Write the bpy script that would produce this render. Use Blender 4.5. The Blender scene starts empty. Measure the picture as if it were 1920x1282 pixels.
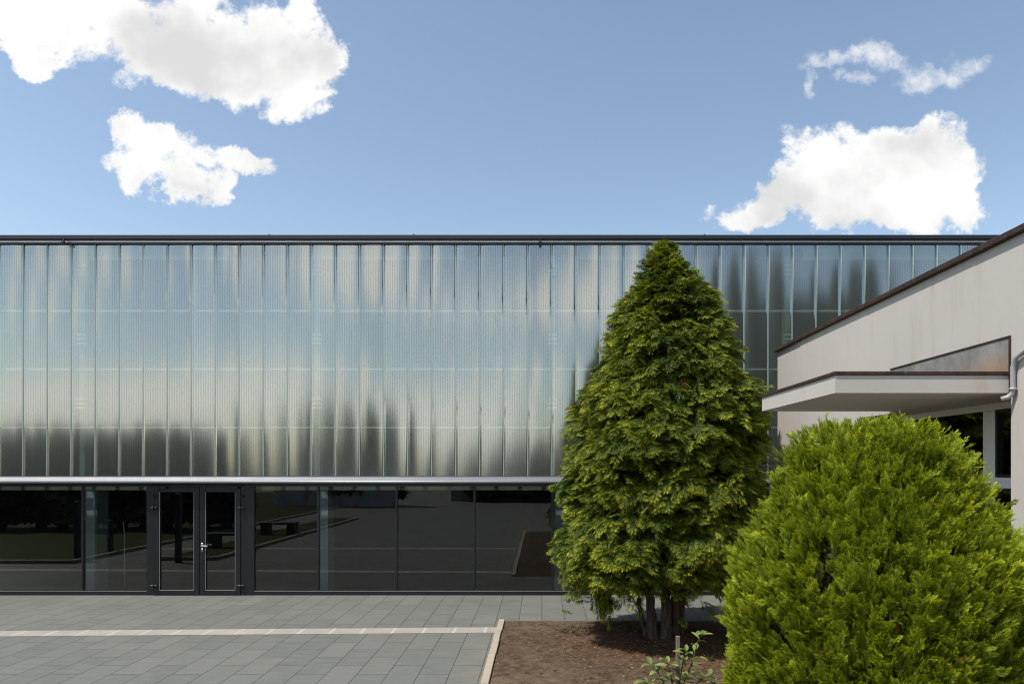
import bpy, math, random
import numpy as np
from mathutils import Vector, Matrix, noise

random.seed(7)
RNG = np.random.default_rng(7)
S = bpy.context.scene
COL = S.collection
R = math.radians

# ------------------------------------------------------------------ camera
CAM_H = 2.70            # eye height of the photographer
F = 14.2                # distance from the camera to the hall front
FPX = 1280.0            # 24 mm lens on a 36 mm frame, 1920 px wide
VX, VY = 1016.0, 873.0  # vanishing point of the depth lines in the photograph

cd = bpy.data.cameras.new('camera')
cam = bpy.data.objects.new('camera', cd)
COL.objects.link(cam)
cam.location = (0, 0, CAM_H)
cam.rotation_euler = (R(90), 0, 0)
cd.sensor_width = 36.0
cd.lens = 24.0
cd.shift_x = (960 - VX) / 1920
cd.shift_y = (VY - 641) / 1920
cd.clip_end = 2000
S.camera = cam
S.render.resolution_x, S.render.resolution_y = 1024, 683
S.cycles.max_bounces = 10
S.cycles.transparent_max_bounces = 24
S.cycles.pixel_filter_type = 'BLACKMAN_HARRIS'
S.cycles.filter_width = 1.1
S.cycles.use_denoising = True
S.cycles.denoising_input_passes = 'RGB_ALBEDO_NORMAL'
S.cycles.denoising_prefilter = 'ACCURATE'
S.cycles.caustics_reflective = False
S.cycles.caustics_refractive = False


def px(x, d):            # metres to the right of the camera for a pixel column at depth d
    return (x - VX) / FPX * d


def pz(y, d):            # height above the ground for a pixel row at depth d
    return CAM_H + (VY - y) / FPX * d


# ------------------------------------------------------------------ sky, sun, exposure
SUN_EL, SUN_AZ = 60.0, -121.0      # azimuth from +Y, clockwise seen from above (-90 = from the left)
S.view_settings.view_transform = 'Standard'
S.view_settings.look = 'None'
S.view_settings.exposure = 0.5
S.view_settings.gamma = 1.0
S.view_settings.use_curve_mapping = False


class NT:
    """small helper for building node trees"""
    def __init__(self, tree):
        self.t = tree
        self.n = tree.nodes
        self.l = tree.links

    def put(self, sock, v):
        if v is None:
            return
        if isinstance(v, bpy.types.NodeSocket):
            self.l.new(v, sock)
        else:
            sock.default_value = v

    def node(self, typ, **kw):
        nd = self.n.new(typ)
        for k, v in kw.items():
            setattr(nd, k, v)
        return nd

    def math(self, op, a, b=None, c=None, clamp=False):
        nd = self.node('ShaderNodeMath', operation=op, use_clamp=clamp)
        for i, v in enumerate((a, b, c)):
            self.put(nd.inputs[i], v)
        return nd.outputs[0]

    def vec(self, op, a, b=None, c=None):
        nd = self.node('ShaderNodeVectorMath', operation=op)
        for i, v in enumerate((a, b, c)):
            self.put(nd.inputs[i], v)
        return nd.outputs['Value'] if op in ('DOT_PRODUCT', 'LENGTH') else nd.outputs[0]

    def noise(self, vec, scale, detail=4, rough=0.55, dist=0.0, out=0):
        nd = self.node('ShaderNodeTexNoise')
        self.put(nd.inputs['Vector'], vec)
        nd.inputs['Scale'].default_value = scale
        nd.inputs['Detail'].default_value = detail
        nd.inputs['Roughness'].default_value = rough
        nd.inputs['Distortion'].default_value = dist
        return nd.outputs[out]

    def mix(self, fac, a, b, blend='MIX'):
        nd = self.node('ShaderNodeMix', data_type='RGBA', blend_type=blend)
        self.put(nd.inputs[0], fac)
        for s, v in ((nd.inputs[6], a), (nd.inputs[7], b)):
            if isinstance(v, (tuple, list)) and len(v) == 3:
                v = (*v, 1)
            self.put(s, v)
        return nd.outputs[2]

    def ramp(self, v, a, b, smooth=True):
        nd = self.node('ShaderNodeMapRange', interpolation_type='SMOOTHSTEP' if smooth else 'LINEAR')
        self.put(nd.inputs[0], v)
        nd.inputs[1].default_value = a
        nd.inputs[2].default_value = b
        return nd.outputs[0]

    def comb(self, x, y, z=0.0):
        nd = self.node('ShaderNodeCombineXYZ')
        for i, v in enumerate((x, y, z)):
            self.put(nd.inputs[i], v)
        return nd.outputs[0]

    def bump(self, h, strength=0.3, dist=0.01):
        nd = self.node('ShaderNodeBump')
        nd.inputs['Strength'].default_value = strength
        nd.inputs['Distance'].default_value = dist
        self.put(nd.inputs['Height'], h)
        return nd.outputs[0]


SKY_STRENGTH = 0.13
world = bpy.data.worlds.new('World')
S.world = world
world.use_nodes = True
w = NT(world.node_tree)
w.n.clear()
sky = w.node('ShaderNodeTexSky', sky_type='NISHITA')
sky.sun_disc = False
sky.sun_elevation = R(SUN_EL)
sky.sun_rotation = R(SUN_AZ)
sky.altitude = 300
sky.air_density = 1.0
sky.dust_density = 1.0
sky.ozone_density = 1.6
tc = w.node('ShaderNodeTexCoord').outputs['Generated']
sp = w.node('ShaderNodeSeparateXYZ')
w.l.new(tc, sp.inputs[0])
dx, dy, dz = sp.outputs
ay = w.math('MAXIMUM', w.math('ABSOLUTE', dy), 0.02)
uv = w.comb(w.math('DIVIDE', dx, ay), w.math('DIVIDE', dz, ay), w.math('MULTIPLY', w.math('SIGN', dy), 3.0))


def cloud_field(blobs, warp_amt=0.05, wisp=1.5, lo=0.02, hi=0.42, fscale=11.0):
    nz = w.noise(uv, 6.0, 7, 0.62, out=1)
    wp = w.vec('MULTIPLY_ADD', w.vec('SUBTRACT', nz, (0.5, 0.5, 0.5)), (warp_amt * 2, warp_amt * 2, 0), uv)
    best = None
    for (bx, by, rx, ry) in blobs:
        cx, cy, ru, rv = (bx - VX) / FPX, (VY - by) / FPX, rx / FPX, ry / FPX
        q = w.vec('MULTIPLY_ADD', wp, (1 / ru, 1 / rv, 0), (-cx / ru, -cy / rv, 0))
        t = w.vec('DOT_PRODUCT', q, q)
        best = t if best is None else w.math('SMOOTH_MIN', best, t, 0.25)
    fb = w.math('ADD', w.math('MULTIPLY', w.noise(uv, fscale, 12, 0.66, 0.1), 0.75), w.math('MULTIPLY', w.noise(uv, fscale * 0.4, 3, 0.5), 0.25))
    dens = w.math('MULTIPLY_ADD', w.math('SUBTRACT', fb, 0.5), wisp * 2, w.math('SUBTRACT', 1.0, best))
    return w.ramp(dens, lo, hi), w.math('SUBTRACT', 1.0, best)


front = [
    (24, 6, 130, 70), (64, 91, 55, 55), (144, 76, 90, 60), (214, 36, 200, 95), (324, 86, 140, 80), (464, 126, 130, 60), (404, 66, 130, 95), (504, 86, 95, 95), (574, 96, 62, 85), (559, 156, 70, 55), (359, 36, 90, 90), (559, 16, 50, 60), (231, 242, 42, 42), (296, 277, 95, 50), (231, 317, 70, 44), (341, 332, 100, 40), (386, 292, 70, 36), (436, 310, 88, 34), (391, 354, 50, 30), (1712, 305, 120, 80), (1582, 325, 130, 84), (1702, 365, 140, 70), (1477, 370, 100, 55), (1632, 395, 205, 42), (1797, 310, 62, 48), (1802, 375, 55, 45), (1438, 390, 90, 36),
]
thin = [(1585, 108, 60, 20), (1640, 106, 60, 30), (1700, 138, 55, 38), (1750, 142, 50, 32), (1805, 118, 50, 38), (1541, 135, 18, 50), (1540, 115, 34, 12), (1600, 140, 40, 16)]
behind = [
    (200, 755, 420, 62), (520, 725, 130, 42), (660, 510, 120, 75), (720, 470, 70, 50), (30, 570, 60, 45), (150, 490, 90, 32),
    (1090, 560, 120, 55), (870, 575, 90, 26), (820, 790, 190, 62), (1180, 520, 60, 80), (470, 480, 40, 50), (1000, 715, 60, 30),
    (590, 490, 40, 60), (1800, 640, 200, 60),
]
af, df = cloud_field(front, 0.085, 2.1, 0.0, 0.6, 13.0)
at, dt = cloud_field(thin, 0.075, 2.6, 0.0, 1.5, 17.0)
ab, db = cloud_field(behind, 0.05, 1.3, 0.0, 0.25, 9.0)
isf = w.math('GREATER_THAN', dy, 0.0)
alpha = w.math('MAXIMUM', af, w.math('MULTIPLY', at, 0.75))
alpha = w.math('ADD', w.math('MULTIPLY', alpha, isf), w.math('MULTIPLY', ab, w.math('SUBTRACT', 1.0, isf)))
up = w.vec('ADD', uv, (0.03, -0.035, 0.0))
lump = w.noise(up, 5.0, 6, 0.52)
core = w.ramp(df, 0.1, 0.7)
shade = w.math('MULTIPLY', w.ramp(lump, 0.42, 0.64), w.math('MULTIPLY_ADD', core, 0.8, 0.2))
CL = 1.0 / SKY_STRENGTH
ccol = w.mix(shade, (0.74 * CL, 0.735 * CL, 0.73 * CL), (0.53 * CL, 0.53 * CL, 0.53 * CL))
ccol = w.mix(isf, (1.18 * CL, 1.13 * CL, 1.04 * CL), ccol)
skyc = w.mix(1.0, sky.outputs[0], (1.27, 1.17, 1.02), 'MULTIPLY')
bg = w.node('ShaderNodeBackground')
w.l.new(w.mix(alpha, skyc, ccol), bg.inputs['Color'])
bg.inputs['Strength'].default_value = SKY_STRENGTH
w.l.new(bg.outputs[0], w.node('ShaderNodeOutputWorld').inputs[0])

sl = bpy.data.lights.new('sun', 'SUN')
sl.energy = 3.6
sl.angle = R(1.0)
sl.color = (1.0, 0.95, 0.87)
sun = bpy.data.objects.new('sun', sl)
COL.objects.link(sun)
sdir = Vector((math.sin(R(SUN_AZ)) * math.cos(R(SUN_EL)), math.cos(R(SUN_AZ)) * math.cos(R(SUN_EL)), math.sin(R(SUN_EL))))
sun.rotation_euler = (-sdir).to_track_quat('-Z', 'Y').to_euler()
sun.location = (-20, -5, 30)

# ------------------------------------------------------------------ helpers


def tag(o, label=None, cat=None, group=None, kind=None):
    if label:
        o['label'] = label
    if cat:
        o['category'] = cat
    if group:
        o['group'] = group
    if kind:
        o['kind'] = kind
    return o


def empty(name, loc, label, cat, group=None):
    o = bpy.data.objects.new(name, None)
    COL.objects.link(o)
    o.location = loc
    o.empty_display_size = 0.2
    return tag(o, label, cat, group)


def link(name, me, parent=None):
    o = bpy.data.objects.new(name, me)
    COL.objects.link(o)
    if parent is not None:
        o.parent = parent
        pl = parent
        off = Vector((0, 0, 0))
        while pl is not None:           # meshes are written in world coordinates
            off += pl.location
            pl = pl.parent
        o.location = -off
    return o


class MB:
    """collects world-space boxes, tubes and prisms into one mesh"""
    def __init__(self):
        self.v, self.f = [], []

    def add(self, vs, fs):
        b = len(self.v)
        self.v += [tuple(p) for p in vs]
        self.f += [tuple(i + b for i in f) for f in fs]
        return self

    def box(self, x0, x1, y0, y1, z0, z1, c=0.0):
        if c <= 0:
            vs = [(x, y, z) for x in (x0, x1) for y in (y0, y1) for z in (z0, z1)]
            return self.add(vs, [(0, 1, 3, 2), (4, 6, 7, 5), (0, 4, 5, 1), (2, 3, 7, 6), (0, 2, 6, 4), (1, 5, 7, 3)])
        # chamfered box: three rectangles per axis, hulled by hand
        import bmesh
        bm = bmesh.new()
        vs = [bm.verts.new((x, y, z)) for x in (x0, x1) for y in (y0, y1) for z in (z0, z1)]
        for q in [(0, 1, 3, 2), (4, 6, 7, 5), (0, 4, 5, 1), (2, 3, 7, 6), (0, 2, 6, 4), (1, 5, 7, 3)]:
            bm.faces.new([vs[i] for i in q])
        bmesh.ops.bevel(bm, geom=bm.edges[:], offset=c, segments=1, affect='EDGES')
        bm.verts.index_update()
        self.add([v.co[:] for v in bm.verts], [[v.index for v in f.verts] for f in bm.faces])
        bm.free()
        return self

    def prism(self, pts, axis, a0, a1):
        """outline extruded along an axis; pts in the two other axes, in order"""
        n = len(pts)
        def mk(p, a):
            return {'x': (a, p[0], p[1]), 'y': (p[0], a, p[1]), 'z': (p[0], p[1], a)}[axis]
        vs = [mk(p, a0) for p in pts] + [mk(p, a1) for p in pts]
        fs = [tuple(range(n - 1, -1, -1)), tuple(range(n, 2 * n))]
        fs += [(i, (i + 1) % n, n + (i + 1) % n, n + i) for i in range(n)]
        return self.add(vs, fs)

    def tube(self, pts, radii, n=10, cap=True):
        pts = [Vector(p) for p in pts]
        if not isinstance(radii, (list, tuple)):
            radii = [radii] * len(pts)
        b = []
        ref = Vector((0.31, 0.95, 0.1))
        for i, p in enumerate(pts):
            d = (pts[min(i + 1, len(pts) - 1)] - pts[max(i - 1, 0)]).normalized()
            if abs(d.dot(ref)) > 0.95:
                ref = Vector((0.9, 0.1, 0.4))
            s = d.cross(ref).normalized()
            t = d.cross(s)
            for k in range(n):
                a = 2 * math.pi * k / n
                b.append(p + (s * math.cos(a) + t * math.sin(a)) * radii[i])
        fs = []
        for i in range(len(pts) - 1):
            for k in range(n):
                fs.append((i * n + k, i * n + (k + 1) % n, (i + 1) * n + (k + 1) % n, (i + 1) * n + k))
        if cap:
            fs.append(tuple(range(n - 1, -1, -1)))
            fs.append(tuple((len(pts) - 1) * n + k for k in range(n)))
        return self.add(b, fs)

    def mesh(self, name, mat, smooth=False):
        me = bpy.data.meshes.new(name)
        me.from_pydata(self.v, [], self.f)
        me.materials.append(mat)
        if smooth:
            for p in me.polygons:
                p.use_smooth = True
        me.update()
        import bmesh
        bm = bmesh.new()
        bm.from_mesh(me)
        bmesh.ops.recalc_face_normals(bm, faces=bm.faces)
        bm.to_mesh(me)
        bm.free()
        return me

    def build(self, name, mat, parent=None, smooth=False):
        return link(name, self.mesh(name, mat, smooth), parent)


# ------------------------------------------------------------------ materials
def mat(name):
    m = bpy.data.materials.new(name)
    m.use_nodes = True
    t = NT(m.node_tree)
    t.n.clear()
    out = t.node('ShaderNodeOutputMaterial')
    return m, t, out


def pbsdf(t, out, base=None, rough=0.6, metal=0.0, spec=0.5, normal=None):
    p = t.node('ShaderNodeBsdfPrincipled')
    if isinstance(base, (tuple, list)):
        base = (*base[:3], 1)
    t.put(p.inputs['Base Color'], base)
    t.put(p.inputs['Roughness'], rough)
    p.inputs['Metallic'].default_value = metal
    p.inputs['Specular IOR Level'].default_value = spec
    if normal is not None:
        t.l.new(normal, p.inputs['Normal'])
    t.l.new(p.outputs[0], out.inputs[0])
    return p


def pos(t):
    return t.node('ShaderNodeNewGeometry').outputs['Position']


def simple(name, col, rough=0.6, metal=0.0, var=0.12, scale=6.0, bump=0.0, bscale=60.0, spec=0.5):
    m, t, out = mat(name)
    p = pos(t)
    n = t.noise(p, scale, 6, 0.6)
    c = t.mix(n, tuple(x * (1 - var) for x in col), tuple(min(1, x * (1 + var)) for x in col))
    nr = t.bump(t.noise(p, bscale, 5, 0.6), bump, 0.01) if bump else None
    r = t.math('MULTIPLY_ADD', t.noise(p, scale * 2.3, 4), 0.16, rough - 0.08)
    pbsdf(t, out, c, r, metal, spec, nr)
    return m


M = {}
M['frame'] = simple('anthracite_aluminium', (0.0075, 0.0088, 0.0105), 0.40, 0.0, 0.15, 3.0)
M['coping'] = simple('dark_coping_metal', (0.014, 0.017, 0.023), 0.42, 0.0, 0.2, 2.0)
M['silver'] = simple('brushed_aluminium', (0.55, 0.56, 0.58), 0.40, 0.7, 0.14, 1.5, 0.05, 30)
M['chrome'] = simple('steel', (0.62, 0.62, 0.62), 0.25, 1.0, 0.05)
M['black'] = simple('black_plastic', (0.01, 0.01, 0.011), 0.4)
M['rail'] = simple('white_rail', (0.62, 0.66, 0.62), 0.5, 0, 0.04)
M['column'] = simple('pale_steel_column', (0.34, 0.40, 0.36), 0.5, 0, 0.08)
M['duct'] = simple('pale_duct', (0.48, 0.58, 0.52), 0.5, 0, 0.10, 2.0)
M['concrete'] = simple('concrete_column', (0.66, 0.69, 0.70), 0.8, 0, 0.18, 5.0, 0.2, 40)
M['inside'] = simple('dark_interior', (0.035, 0.035, 0.036), 0.8, 0, 0.2, 1.0)
M['insidefloor'] = simple('dark_floor', (0.05, 0.05, 0.05), 0.6, 0, 0.2, 1.0)
M['pipewhite'] = simple('white_pipe', (0.8, 0.8, 0.78), 0.5, 0, 0.06)
M['blind'] = simple('grey_beige_blind', (0.36, 0.35, 0.31), 0.8, 0, 0.1)
M['roofing'] = simple('roofing', (0.10, 0.10, 0.10), 0.9, 0, 0.2)
M['flashing'] = simple('folded_sheet_flashing', (0.15, 0.157, 0.175), 0.5, 0.25, 0.14, 1.2)
M['zinc'] = None
M['bench'] = simple('bench_dark', (0.02, 0.022, 0.026), 0.5)
M['bluepost'] = simple('dark_blue_post', (0.012, 0.016, 0.035), 0.5)


def m_glass(name, tint, refl):
    m, t, out = mat(name)
    g = t.node('ShaderNodeBsdfGlossy')
    g.inputs['Roughness'].default_value = 0.0
    g.inputs['Color'].default_value = (1.0, 0.98, 0.95, 1)
    tr = t.node('ShaderNodeBsdfTransparent')
    tr.inputs[0].default_value = (*tint, 1)
    lw = t.node('ShaderNodeFresnel')
    lw.inputs['IOR'].default_value = 1.5
    f = t.math('MULTIPLY_ADD', lw.outputs[0], 1.0, refl, clamp=True)
    mx = t.node('ShaderNodeMixShader')
    t.l.new(f, mx.inputs[0])
    t.l.new(tr.outputs[0], mx.inputs[1])
    t.l.new(g.outputs[0], mx.inputs[2])
    t.l.new(mx.outputs[0], out.inputs[0])
    return m


M['glass'] = m_glass('window_glass', (0.74, 0.78, 0.78), 0.012)


def m_poly():
    m, t, out = mat('ribbed_polycarbonate')
    tcn = t.node('ShaderNodeTexCoord').outputs['Object']
    sep = t.node('ShaderNodeSeparateXYZ')
    t.l.new(tcn, sep.inputs[0])
    rib = t.math('SINE', t.math('MULTIPLY', sep.outputs[0], 2 * math.pi / (0.5 / 14)))
    rib01 = t.math('MULTIPLY_ADD', rib, 0.5, 0.5)
    dark = t.math('POWER', rib01, 3.0)
    info = t.node('ShaderNodeObjectInfo').outputs['Random']
    g = t.node('ShaderNodeBsdfAnisotropic') if False else t.node('ShaderNodeBsdfGlossy')
    p = pos(t)
    rg = t.math('MULTIPLY_ADD', info, 0.04, 0.112)
    t.l.new(rg, g.inputs['Roughness'])
    g.inputs['Color'].default_value = (0.91, 0.955, 0.925, 1)
    d = t.node('ShaderNodeBsdfDiffuse')
    streak = t.noise(t.vec('MULTIPLY', p, (9.0, 1.0, 0.25)), 1.0, 4, 0.6)
    t.l.new(t.mix(streak, (0.115, 0.132, 0.112), (0.165, 0.182, 0.160)), d.inputs[0])
    tr = t.node('ShaderNodeBsdfTransparent')
    tr.inputs[0].default_value = (0.80, 0.92, 0.85, 1)
    m1 = t.node('ShaderNodeMixShader')
    m1.inputs[0].default_value = 0.62
    t.l.new(d.outputs[0], m1.inputs[1])
    t.l.new(tr.outputs[0], m1.inputs[2])
    m2 = t.node('ShaderNodeMixShader')
    fac = t.math('MULTIPLY_ADD', dark, -0.16, 0.38)
    fac = t.math('MULTIPLY', fac, t.math('MULTIPLY_ADD', info, 0.12, 0.94))
    t.l.new(fac, m2.inputs[0])
    t.l.new(m1.outputs[0], m2.inputs[1])
    t.l.new(g.outputs[0], m2.inputs[2])
    t.l.new(m2.outputs[0], out.inputs[0])
    return m


M['poly'] = m_poly()


def m_joint():
    m, t, out = mat('polycarbonate_joint')
    d = t.node('ShaderNodeBsdfDiffuse')
    d.inputs[0].default_value = (0.22, 0.285, 0.245, 1)
    g = t.node('ShaderNodeBsdfGlossy')
    g.inputs['Roughness'].default_value = 0.28
    mx = t.node('ShaderNodeMixShader')
    mx.inputs[0].default_value = 0.24
    t.l.new(d.outputs[0], mx.inputs[1])
    t.l.new(g.outputs[0], mx.inputs[2])
    t.l.new(mx.outputs[0], out.inputs[0])
    return m


M['joint'] = m_joint()


def m_paving():
    m, t, out = mat('grey_paving_slabs')
    p = pos(t)
    sep = t.node('ShaderNodeSeparateXYZ')
    t.l.new(p, sep.inputs[0])
    sw = t.comb(sep.outputs[1], sep.outputs[0], 0.0)
    br = t.node('ShaderNodeTexBrick')
    br.offset = 0.5
    br.offset_frequency = 2
    br.squash = 1.0
    t.l.new(t.vec('ADD', sw, (40.35, 40.0, 0)), br.inputs['Vector'])
    br.inputs['Color1'].default_value = (0, 0, 0, 1)
    br.inputs['Color2'].default_value = (1, 1, 1, 1)
    br.inputs['Mortar'].default_value = (0.5, 0.5, 0.5, 1)
    br.inputs['Scale'].default_value = 1.0
    br.inputs['Mortar Size'].default_value = 0.006
    br.inputs['Mortar Smooth'].default_value = 0.1
    br.inputs['Brick Width'].default_value = 0.8
    br.inputs['Row Height'].default_value = 0.4
    rnd = t.math('MULTIPLY', br.outputs['Color'], 1.0)
    big = t.noise(p, 0.5, 5, 0.6)
    fine = t.noise(p, 90.0, 3, 0.7)
    mid = t.noise(t.vec('MULTIPLY', p, (1.0, 3.5, 1.0)), 3.0, 6, 0.65)
    c = t.mix(rnd, (0.106, 0.113, 0.098), (0.139, 0.142, 0.123))
    c = t.mix(t.math('MULTIPLY', t.ramp(mid, 0.35, 0.75), 0.6), c, (0.165, 0.172, 0.156))
    c = t.mix(t.math('MULTIPLY', t.ramp(big, 0.46, 0.7), 0.55), c, (0.10, 0.104, 0.090))
    c = t.mix(t.math('MULTIPLY', t.ramp(fine, 0.3, 0.8), 0.30), c, (0.20, 0.206, 0.19))
    # soil washed onto the slabs along the planting bed
    ed = t.ramp(t.math('ABSOLUTE', t.math('ADD', sep.outputs[0], 0.72)), 0.75, 0.0)
    ny = t.ramp(sep.outputs[1], 11.5, 9.5)
    dirt = t.math('MULTIPLY', t.math('MULTIPLY', ed, ny), t.ramp(t.noise(p, 2.2, 6, 0.7), 0.35, 0.75))
    c = t.mix(t.math('MULTIPLY', dirt, 0.75), c, (0.20, 0.165, 0.12))
    mort = br.outputs['Fac']
    c = t.mix(t.math('MULTIPLY', mort, 0.85), c, (0.035, 0.036, 0.034))
    h = t.math('SUBTRACT', t.math('MULTIPLY', fine, 0.12), mort)
    pbsdf(t, out, c, 0.72, 0, 0.4, t.bump(h, 0.5, 0.004))
    return m


M['paving'] = m_paving()


def m_strip():
    m, t, out = mat('pale_channel_blocks')
    p = pos(t)
    sep = t.node('ShaderNodeSeparateXYZ')
    t.l.new(p, sep.inputs[0])
    fr = t.math('FRACT', t.math('DIVIDE', t.math('ADD', sep.outputs[0], 40.18), 0.5))
    j = t.math('LESS_THAN', t.math('ABSOLUTE', t.math('SUBTRACT', fr, 0.5)), 0.045)
    c = t.mix(t.noise(p, 4.0, 6, 0.65), (0.25, 0.228, 0.20), (0.37, 0.338, 0.298))
    c = t.mix(t.math('MULTIPLY', j, t.ramp(t.noise(p, 14.0, 4), 0.3, 0.6)), c, (0.46, 0.43, 0.39))
    c = t.mix(t.math('MULTIPLY', t.ramp(t.noise(p, 1.3, 5), 0.52, 0.7), 0.5), c, (0.40, 0.35, 0.30))
    pbsdf(t, out, c, 0.75, 0, 0.4, t.bump(t.noise(p, 50, 4), 0.3, 0.004))
    return m


M['strip'] = m_strip()


def m_kerb():
    m, t, out = mat('kerb_stone')
    p = pos(t)
    sep = t.node('ShaderNodeSeparateXYZ')
    t.l.new(p, sep.inputs[0])
    c = t.mix(t.noise(p, 6.0, 7, 0.65), (0.25, 0.215, 0.165), (0.46, 0.40, 0.31))
    pbsdf(t, out, c, 0.85, 0, 0.3, t.bump(t.noise(p, 60, 5), 0.4, 0.004))
    return m


M['kerb'] = m_kerb()


def m_soil():
    m, t, out = mat('bare_soil')
    p = pos(t)
    a = t.noise(p, 1.1, 6, 0.6)
    b = t.noise(p, 9.0, 8, 0.7)
    c = t.noise(p, 70.0, 4, 0.7)
    col = t.mix(t.ramp(b, 0.3, 0.7), (0.037, 0.025, 0.016), (0.118, 0.083, 0.052))
    col = t.mix(t.math('MULTIPLY', t.ramp(a, 0.45, 0.7), 0.55), col, (0.165, 0.122, 0.080))
    col = t.mix(t.math('MULTIPLY', t.ramp(c, 0.52, 0.72), 0.6), col, (0.24, 0.19, 0.14))
    # fallen needles stain the ground under the tree
    dd = t.vec('LENGTH', t.vec('MULTIPLY', t.vec('SUBTRACT', p, (2.0, 10.2, 0.0)), (0.75, 1.0, 0.0)))
    red = t.math('MULTIPLY', t.ramp(dd, 1.9, 0.6), t.ramp(t.noise(p, 5.0, 6, 0.7), 0.35, 0.6))
    col = t.mix(t.math('MULTIPLY', red, 0.75), col, (0.085, 0.036, 0.018))
    h = t.math('ADD', t.math('MULTIPLY', b, 0.7), t.math('MULTIPLY', c, 0.35))
    pbsdf(t, out, col, 0.95, 0, 0.15, t.bump(h, 0.9, 0.03))
    return m


M['soil'] = m_soil()


def m_render():
    m, t, out = mat('white_painted_render')
    p = pos(t)
    c = t.mix(t.noise(p, 1.2, 6, 0.6), (0.435, 0.410, 0.375), (0.490, 0.465, 0.430))
    run = t.noise(t.vec('MULTIPLY', p, (1.0, 3.2, 0.35)), 1.6, 6, 0.7)
    c = t.mix(t.math('MULTIPLY', t.ramp(run, 0.52, 0.75), 0.50), c, (0.36, 0.29, 0.22))
    c = t.mix(t.math('MULTIPLY', t.ramp(t.noise(p, 3.5, 7, 0.7), 0.55, 0.75), 0.22), c, (0.42, 0.40, 0.38))
    h = t.math('ADD', t.noise(p, 120, 4, 0.6), t.math('MULTIPLY', t.noise(p, 12, 3), 1.4))
    pbsdf(t, out, c, 0.9, 0, 0.25, t.bump(h, 0.16, 0.005))
    return m


M['render'] = m_render()
M['underside'] = simple('painted_soffit', (0.60, 0.57, 0.53), 0.9, 0, 0.06, 3.0, 0.2, 60, 0.2)


def m_rust():
    m, t, out = mat('brown_flaking_metal')
    p = pos(t)
    n = t.noise(p, 8.0, 8, 0.7)
    c = t.mix(t.ramp(n, 0.35, 0.7), (0.022, 0.012, 0.009), (0.062, 0.030, 0.020))
    c = t.mix(t.ramp(t.noise(p, 26.0, 4, 0.6), 0.66, 0.72), c, (0.35, 0.31, 0.27))
    pbsdf(t, out, c, 0.6, 0, 0.4, t.bump(n, 0.5, 0.01))
    return m


M['rust'] = m_rust()


def m_zinc():
    m, t, out = mat('weathered_zinc')
    p = pos(t)
    n = t.noise(p, 3.0, 8, 0.7)
    c = t.mix(t.ramp(n, 0.3, 0.7), (0.13, 0.13, 0.12), (0.27, 0.265, 0.245))
    sep = t.node('ShaderNodeSeparateXYZ')
    t.l.new(p, sep.inputs[0])
    dd = t.vec('LENGTH', t.vec('MULTIPLY', t.vec('SUBTRACT', p, (3.78, 5.75, 3.47)), (0.0, 1.6, 5.0)))
    ru = t.math('MULTIPLY', t.ramp(dd, 1.0, 0.15), t.ramp(t.noise(p, 6, 6, 0.7), 0.25, 0.6))
    c = t.mix(t.math('MULTIPLY', ru, 0.5), c, (0.36, 0.18, 0.045))
    pbsdf(t, out, c, 0.7, 0.0, 0.3, t.bump(n, 0.2, 0.01))
    return m


M['zinc'] = m_zinc()
M['window_white'] = simple('white_window_frame', (0.74, 0.75, 0.76), 0.4, 0, 0.03)
M['conduit'] = simple('grey_conduit', (0.36, 0.36, 0.36), 0.5, 0.2, 0.15)


def m_bark():
    m, t, out = mat('fibrous_bark')
    p = pos(t)
    n = t.noise(t.vec('MULTIPLY', p, (9.0, 9.0, 1.2)), 4.0, 7, 0.7)
    c = t.mix(t.ramp(n, 0.3, 0.7), (0.035, 0.025, 0.019), (0.15, 0.115, 0.088))
    pbsdf(t, out, c, 0.95, 0, 0.15, t.bump(n, 1.0, 0.03))
    return m


M['bark'] = m_bark()
M['stakewood'] = simple('grey_wood_stake', (0.17, 0.145, 0.12), 0.85, 0, 0.3, 20.0, 0.3, 90)
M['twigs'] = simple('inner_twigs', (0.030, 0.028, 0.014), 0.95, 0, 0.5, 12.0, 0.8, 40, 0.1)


def m_foliage(name, base, mid, tip, dead, deadcut, transl=0.3, big=0.5):
    m, t, out = mat(name)
    at_ = t.node('ShaderNodeAttribute', attribute_name='tip').outputs['Fac']
    rn = t.node('ShaderNodeAttribute', attribute_name='rnd').outputs['Fac']
    p = pos(t)
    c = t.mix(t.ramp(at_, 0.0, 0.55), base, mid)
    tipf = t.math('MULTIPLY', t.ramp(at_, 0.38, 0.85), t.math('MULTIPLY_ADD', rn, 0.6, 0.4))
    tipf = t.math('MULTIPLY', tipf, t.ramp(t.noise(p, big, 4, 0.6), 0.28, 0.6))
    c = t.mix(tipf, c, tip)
    hv = t.node('ShaderNodeHueSaturation')
    t.l.new(c, hv.inputs['Color'])
    t.l.new(t.math('MULTIPLY_ADD', rn, 0.35, 0.82), hv.inputs['Value'])
    c = t.mix(t.math('GREATER_THAN', rn, deadcut), hv.outputs[0], dead)
    d = t.node('ShaderNodeBsdfPrincipled')
    t.l.new(c, d.inputs['Base Color'])
    d.inputs['Roughness'].default_value = 0.55
    d.inputs['Specular IOR Level'].default_value = 0.25
    tl = t.node('ShaderNodeBsdfTranslucent')
    t.l.new(t.mix(0.5, c, t.mix(1.0, c, (1.3, 1.25, 0.4), 'MULTIPLY')), tl.inputs[0])
    mx = t.node('ShaderNodeMixShader')
    mx.inputs[0].default_value = transl
    t.l.new(d.outputs[0], mx.inputs[1])
    t.l.new(tl.outputs[0], mx.inputs[2])
    t.l.new(mx.outputs[0], out.inputs[0])
    return m


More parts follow.
